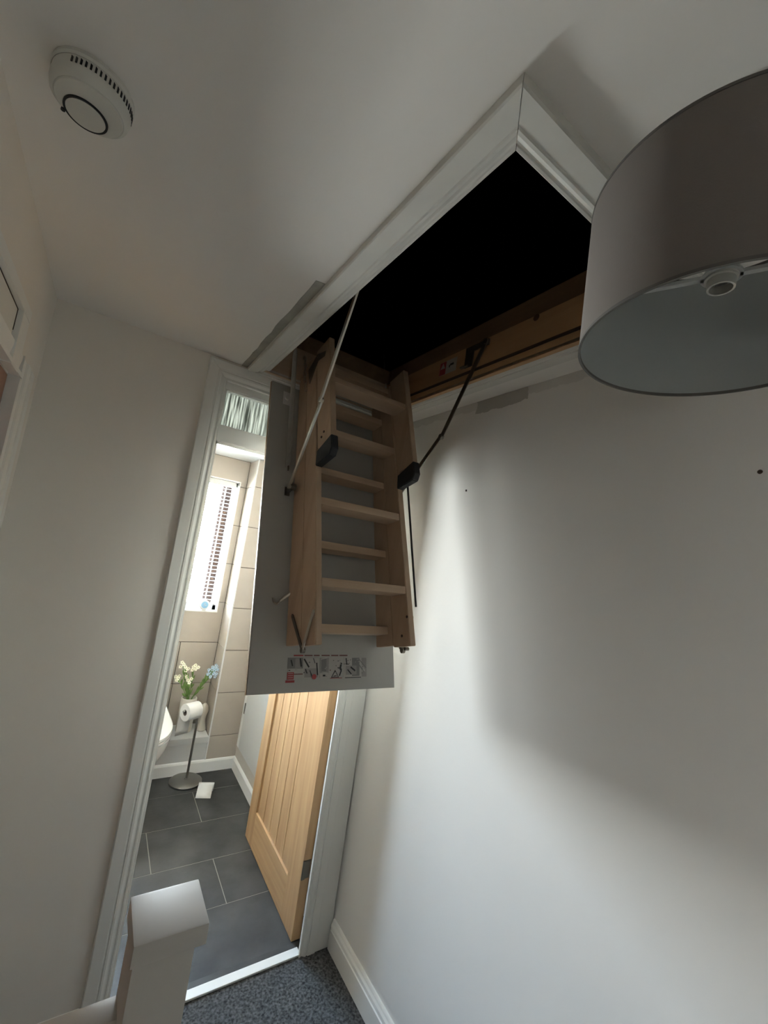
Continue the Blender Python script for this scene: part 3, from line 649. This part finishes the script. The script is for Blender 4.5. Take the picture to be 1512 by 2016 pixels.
tag(obj('warning_label', bm, [M['red'], M['ink'], M['greyprint'], mat('dark_red_print', (.16, .07, .06), .6), mat('mid_print', (.29, .28, .26), .6), M['lightprint']], hp, fix=True), 'strip of printed safety pictograms in black and red')
# holed bracket plates and catch on the board
bm = bmesh.new(); bx(bm, (-.652, .055, .0005), (-.622, .115, .003), .001, xf=lxf); lathe(bm, P0(-.637, .085, .003), [(.010, 0), (.010, .008), (.006, .009)], 12, axis=LN); obj('fixing_plate', bm, M['panelback'], hp)
bm = bmesh.new(); tube(bm, [P0(-.640, .892, .003), P0(-.637, .908, .008), P0(-.628, .914, .010), P0(-.620, .906, .006)], .0035, 6); tube(bm, [P0(-.616, .903, .006), P0(-.604, .892, .014), P0(-.580, .872, .024), P0(-.573, .880, .030)], [.004, .006, .007, .004], 6); obj('catch_hook', bm, M['steel'], hp, True)
bm = bmesh.new()
for s in (-.612, -.20): bx(bm, (s-.010, .475, .0005), (s+.010, .510, .003), .001, xf=lxf); lathe(bm, P0(s-.012, .492, .05), [(.013, 0), (.013, .024)], 14, axis=(1, 0, 0)); bx(bm, (s-.004, .475, .004), (s-.001, .508, .055), xf=lxf)
obj('arm_bracket', bm, M['steeldark'], hp)

# stringers: (u0,u1) with n range linear in u
def stringer(xa, xb, u0, u1, nb0, nb1, nf0, nf1, slant=0.0):
    bm = bmesh.new()
    c8 = []
    for x in (xa, xb):
        for u, nb, nf, e in ((u0, nb0, nf0, slant), (u1, nb1, nf1, 0)):
            c8.append(bm.verts.new(P(x, u+e, nb))); c8.append(bm.verts.new(P(x, u, nf)))
    v = c8
    for f in ((0, 1, 3, 2), (4, 6, 7, 5), (0, 4, 5, 1), (2, 3, 7, 6), (0, 2, 6, 4), (1, 5, 7, 3)): bm.faces.new([v[i] for i in f])
    bmesh.ops.bevel(bm, geom=bm.edges[:], offset=.002, segments=2, affect='EDGES')
    obj('stringer', bm, M['pine'], ld)
SL, SR = (-.588, -.566), (-.230, -.205)
for s in (SL, SR):
    stringer(s[0], s[1], -.02, 1.050, .012, .014, .074, .112)
    stringer(s[0], s[1], -.06, 1.056, .074, .1125, .140, .200)
    stringer(s[0], s[1], -.085, .385, .144, .174, .236, .262, .01)
def tread(u, n0, n1, th=.028, tilt=0.0, ext=.004):
    bm = bmesh.new(); xa, xb = SL[1]-ext*0, SR[0]+ext*0
    def xf(v):
        dn = v.z-(n0+n1)/2; return P(v.x, v.y+dn*tilt, v.z)
    bx(bm, (xa, u-th/2, n0), (xb, u+th/2, n1), .004, xf=xf); obj('tread', bm, M['pinex'], ld, smooth=True)
for u in (.105, .412, .705, .995): tread(u, .022, .085)
for u, n in ((.278, .150), (.575, .165), (.862, .183)): tread(u, n-.062, n+.006)
tread(.103, .165, .236, th=.024); tread(-.03, .085, .135)
# rubber feet on the short top section
for s, du in ((SL, 0), (SR, .008)):
    bm = bmesh.new()
    v = [bm.verts.new(P(x, u, n)) for x in (s[0]-.003, s[1]+.003) for u, n in ((.390+du, .172), (.362+du, .266), (.415+du, .270), (.440+du, .255), (.447+du, .165))]
    n = 5; bm.faces.new(v[:5][::-1]); bm.faces.new(v[5:])
    for i in range(5): bm.faces.new((v[i], v[(i+1) % 5], v[5+(i+1) % 5], v[5+i]))
    bmesh.ops.bevel(bm, geom=bm.edges[:], offset=.003, segments=2, affect='EDGES')
    tag(obj('foot', bm, M['rubber'], ld, True), 'black rubber end cap')
# V-shaped steel hinge straps on outer faces
def strap(a, b, w, th, m, nm='hinge_strap', smooth=False):
    a = Vector(a); b = Vector(b); d = (b-a).normalized(); sx = Vector((1, 0, 0)); s = d.cross(sx).normalized()
    bm = bmesh.new(); prism(bm, [a-s*w, b-s*w, b+s*w, a+s*w], sx*th)
    for c in (a, b): lathe(bm, c+sx*(-th*.6), [(w*.8, 0), (w*.8, th*2.0)], 10, axis=sx)
    return obj(nm, bm, m, ld)
for x, sgn in ((SL[0]-.003, 1), (SR[1]+.001, -1)):
    strap(P(x, .956, .052), P(x, 1.066, .124), .0075, .002, M['steeldark'])
    strap(P(x, .957, .185), P(x-.002, 1.064, .130), .0075, .002, M['steel'])
    bm = bmesh.new(); lathe(bm, P(x, 1.068, .127), [(.009, -.004), (.009, .008)], 12, axis=(1, 0, 0)); obj('pivot_pin', bm, M['steeldark'], ld)
bm = bmesh.new()
for u, n in ((.957, .19), (1.02, .16)): lathe(bm, P(SR[0], u, n), [(.005, 0), (.005, -.002)], 10, axis=(1, 0, 0))
for u, n in ((.345, .20), (.33, .215)): lathe(bm, P(SL[0], u, n), [(.0045, 0), (.0045, -.003)], 10, axis=(1, 0, 0))
obj('screw_head', bm, M['seal'], ld)
bm = bmesh.new(); tube(bm, [P(-.226, 1.064, .166), P(-.210, 1.064, .166)], .006, 10); obj('pivot_pin', bm, M['steeldark'], ld)
# top hinge plates between middle and short section
for x in (SL[0]-.0025, SR[1]+.0005):
    bm = bmesh.new(); v = [P(x, -.02, .085), P(x, -.055, .155), P(x, -.03, .215), P(x, -.012, .205), P(x, -.02, .16), P(x, .055, .10)]
    prism(bm, v, (.002, 0, 0)); lathe(bm, P(x, -.035, .155), [(.008, -.002), (.008, .005)], 10, axis=(1, 0, 0)); obj('hinge_plate', bm, M['steeldark'], ld)
# folding steel arms
def flatbar(a, b, w, m, nm):
    a = Vector(a); b = Vector(b); d = (b-a).normalized(); sx = Vector((1, 0, 0)); s = d.cross(sx).normalized()
    bm = bmesh.new(); prism(bm, [a-s*w, b-s*w, b+s*w, a+s*w], sx*.003); prism(bm, [a-s*w, b-s*w, b-s*(w-.002), a-s*(w-.002)], sx*.011)
    lathe(bm, a, [(w*1.05, -.003), (w*1.05, .007)], 14, axis=sx); lathe(bm, b, [(w*1.05, -.003), (w*1.05, .007)], 14, axis=sx)
    return obj(nm, bm, m, ld)
JL = P0(-.668, .330, .380); BL = P0(-.628, .495, .055); AL = Vector((-.698, -.742, 2.50))
JR = P0(-.163, .308, .385); BR = P0(-.182, .495, .055); AR = Vector((-.182, -.700, 2.513))
tag(flatbar(AL, JL, .008, M['steel'], 'folding_arm'), 'thin bright steel stay'); flatbar(JL+Vector((.004, 0, 0)), BL, .008, M['steel'], 'folding_arm')
flatbar(AR, JR, .0095, M['steeldark'], 'folding_arm'); flatbar(JR+Vector((-.004, 0, 0)), BR, .009, M['steeldark'], 'folding_arm')
# lining brackets for the arms
bm = bmesh.new(); bx(bm, (-.179, -.712, 2.50), (-.174, -.60, 2.522), .001); bx(bm, (-.186, -.622, 2.447), (-.174, -.585, 2.452)); bx(bm, (-.178, -.64, 2.445), (-.174, -.60, 2.50)); tag(obj('mounting_bracket', bm, M['steeldark'], li), 'dark steel bracket')
box('mounting_bracket', (-.7215, -.76, 2.48), (-.7165, -.66, 2.51), M['steeldark'], li)
# coil springs
def coil(x, n, u0, u1, r=.0085, wire=.0017):
    bm = bmesh.new(); turns = int((u1-u0)/.0046); pts = []
    for i in range(turns*9+1):
        t = 2*PI*i/9; pts.append(P0(x+r*math.cos(t), u0+(u1-u0)*i/(turns*9), n+r*math.sin(t)))
    tube(bm, pts, wire, 4); o = obj('coil_spring', bm, M['spring'], ld, True)
    bm = bmesh.new(); tube(bm, [P0(x, u0-.12, n), P0(x, u0, n)], .003, 8); tube(bm, [P0(x, u1-.004, n), P0(x, u1+.015, n)], .003, 8); obj('spring_rod', bm, M['steeldark'], ld)
coil(-.632, .050, -.20, .415)
coil(-.178, .050, -.20, .415)
bm = bmesh.new(); tube(bm, [P0(-.178, .44, .185), P0(-.172, .92, .190)], .004, 8); tag(obj('guide_rod', bm, M['rubber'], ld, True), 'thin black rod beside the stringer')
# link chain beside the left stringer
bm = bmesh.new(); rnd = random.Random(4)
for i in range(9):
    c = P0(-.602+.001*i, -.075+.019*i, .085+.004*math.sin(i)); d = LD if i % 2 == 0 else LD
    s = Vector((1, 0, 0)) if i % 2 == 0 else LN
    pts = [c+d*.011*math.cos(t)+s*.006*math.sin(t) for t in [2*PI*k/10 for k in range(11)]]
    tube(bm, pts, .0016, 5, caps=False)
obj('link_chain', bm, M['steel'], ld, True)

# ------------------------------------------------------------------ smoke alarm
sc_ = Vector((-1.293, -.915, H))
sm = empty('smoke_alarm', sc_); tag(sm, 'round white smoke alarm fixed to the ceiling', 'smoke alarm')
bm = bmesh.new(); lathe(bm, sc_, [(.0, 0), (.056, 0), (.057, -.006), (.055, -.010)], 64, caps=False); obj('base', bm, M['plastic'], sm, True)
bm = bmesh.new(); lathe(bm, sc_, [(.053, -.008), (.0545, -.010), (.055, -.026), (.053, -.034), (.0475, -.039), (.0465, -.0385), (.0455, -.0405), (.0, -.0425)], 64, caps=False); obj('cover', bm, M['plastic'], sm, True)
bm = bmesh.new()
for k in range(56):
    a = 2*PI*k/56
    if not -.66*PI < math.atan2(math.sin(a), math.cos(a)) < .05*PI: continue
    d = Vector((math.cos(a), math.sin(a), 0)); s = Vector((-d.y, d.x, 0)); c = sc_+d*.0550+Vector((0, 0, -.019))
    prism(bm, [c-s*.0013+Vector((0, 0, -.004)), c+s*.0013+Vector((0, 0, -.004)), c+s*.0013+Vector((0, 0, .004)), c-s*.0013+Vector((0, 0, .006))], d*.0008)
obj('vent_slot', bm, M['slot'], sm)['kind'] = 'stuff'
bc = sc_+Vector((-.005, .013, -.0420))
bm = bmesh.new(); lathe(bm, bc, [(.0275, .001), (.0305, .001), (.0305, -.0016), (.0275, -.0016), (.0275, .001)], 48, caps=False); obj('button_gap', bm, M['slot'], sm)
bm = bmesh.new(); lathe(bm, bc, [(.0, -.0022), (.0270, -.0020), (.0274, .0)], 48, caps=False); obj('test_button', bm, M['plastic'], sm, True)
bm = bmesh.new(); lathe(bm, sc_+Vector((-.036, .028, -.0415)), [(.0030, 0.002), (.0032, -.002)], 14); obj('indicator_light', bm, M['slot'], sm)

# ------------------------------------------------------------------ pendant shade
pc = Vector((-.5365, -1.508, 0)); RZ0, RZ1, RR = 2.063, 2.268, .165
pn = empty('pendant_light', (pc.x, pc.y, H)); tag(pn, 'unlit ceiling pendant with a grey fabric drum shade', 'ceiling light')
bm = bmesh.new(); lathe(bm, (pc.x, pc.y, RZ0), [(RR, 0), (RR, RZ1-RZ0)], 96, caps=False); sh_ = obj('lamp_shade', bm, M['shade'], pn, True)
bm = bmesh.new(); lathe(bm, (pc.x, pc.y, RZ0), [(RR-.0012, .0), (RR-.0012, RZ1-RZ0)], 96, caps=False); obj('shade_lining', bm, M['shadein'], sh_, True)
for z in (RZ0, RZ1):
    bm = bmesh.new()
    for k in range(96): pass
    lathe(bm, (pc.x, pc.y, z), [(RR-.0025, -.0015), (RR+.0008, -.0015), (RR+.0008, .0025), (RR-.0025, .0025), (RR-.0025, -.0015)], 96, caps=False); obj('rim', bm, mat('rim_tape', (.10, .095, .085), .8), sh_, True)
zs = 2.157
bm = bmesh.new()
for a in (0, PI):
    d = Vector((.40*math.cos(a), -.917*math.cos(a), 0))
    s = Vector((-d.y, d.x, 0)); p0 = Vector((pc.x, pc.y, zs))+d*.019; p1 = Vector((pc.x, pc.y, zs))+d*(RR-.002)
    prism(bm, [p0-s*.004, p1-s*.004, p1+s*.004, p0+s*.004], (0, 0, .005))
lathe(bm, (pc.x, pc.y, zs), [(.016, 0), (.023, 0), (.023, .003), (.016, .003), (.016, 0)], 28, caps=False)
obj('shade_spider', bm, M['white'], pn)
bm = bmesh.new(); lathe(bm, (pc.x, pc.y, zs), [(.013, -.016), (.0155, -.016), (.016, -.004), (.0185, -.003), (.0185, .012), (.016, .014), (.015, .040), (.008, .065), (.0035, .07)], 28, caps=False); obj('lamp_holder', bm, M['clear'], pn, True)
bm = bmesh.new(); tube(bm, [(pc.x, pc.y, zs+.06), (pc.x, pc.y, 2.372)], .003, 8); obj('cord', bm, M['white'], pn)
bm = bmesh.new(); lathe(bm, (pc.x, pc.y, H), [(.0, 0), (.045, 0), (.044, -.010), (.030, -.022), (.008, -.030), (.0, -.030)], 32, caps=False); obj('ceiling_rose', bm, M['white'], pn, True)

# ------------------------------------------------------------------ newel post and handrail
PX0, PX1, PY0, PY1 = -1.005, -.895, -.992, -.890
nw = empty('newel_post', ((PX0+PX1)/2, (PY0+PY1)/2, 0)); tag(nw, 'square white painted newel post with flat cap', 'newel post')
box('post', (PX0+.005, PY0+.006, 0), (PX1-.016, PY1-.012, 1.066), M['post'], nw, bev=.003, smooth=True)
bm = bmesh.new(); bx(bm, (PX0, PY0, 1.064), (PX1, PY1, 1.097), .005); obj('cap', bm, M['post'], nw, True)
bm = bmesh.new()
pr = [(-.905, .956), (-.925, .960), (-.945, .956), (-.955, .945), (-.955, .930), (-.945, .920), (-.945, .895), (-.905, .895), (-.905, .920), (-.895, .930), (-.895, .945)]
prism(bm, [(XL, y, z) for y, z in pr], (PX0+.005-XL, 0, 0))
tag(obj('handrail', bm, M['post'], None, True, loc=(-1.2, -.92, .93)), 'white painted handrail joining newel post to left wall', 'handrail')

# wall plug holes
for nm, y, z, r in (('wall_plug', -.504, 2.033, .0045), ('wall_plug', -1.407, 2.028, .005)):
    bm = bmesh.new(); lathe(bm, (-.0005, y, z), [(r, 0), (r*.55, -.0008), (r*.5, .004)], 12, axis=(1, 0, 0)); o = obj(nm, bm, M['seal'], loc=(0, y, z))
    tag(o, 'small dark screw hole in the right wall ' + ('below the ladder arm' if y > -1 else 'near the right picture edge'), 'wall plug', 'screw holes in the landing wall')
print('objects', len(bpy.data.objects))
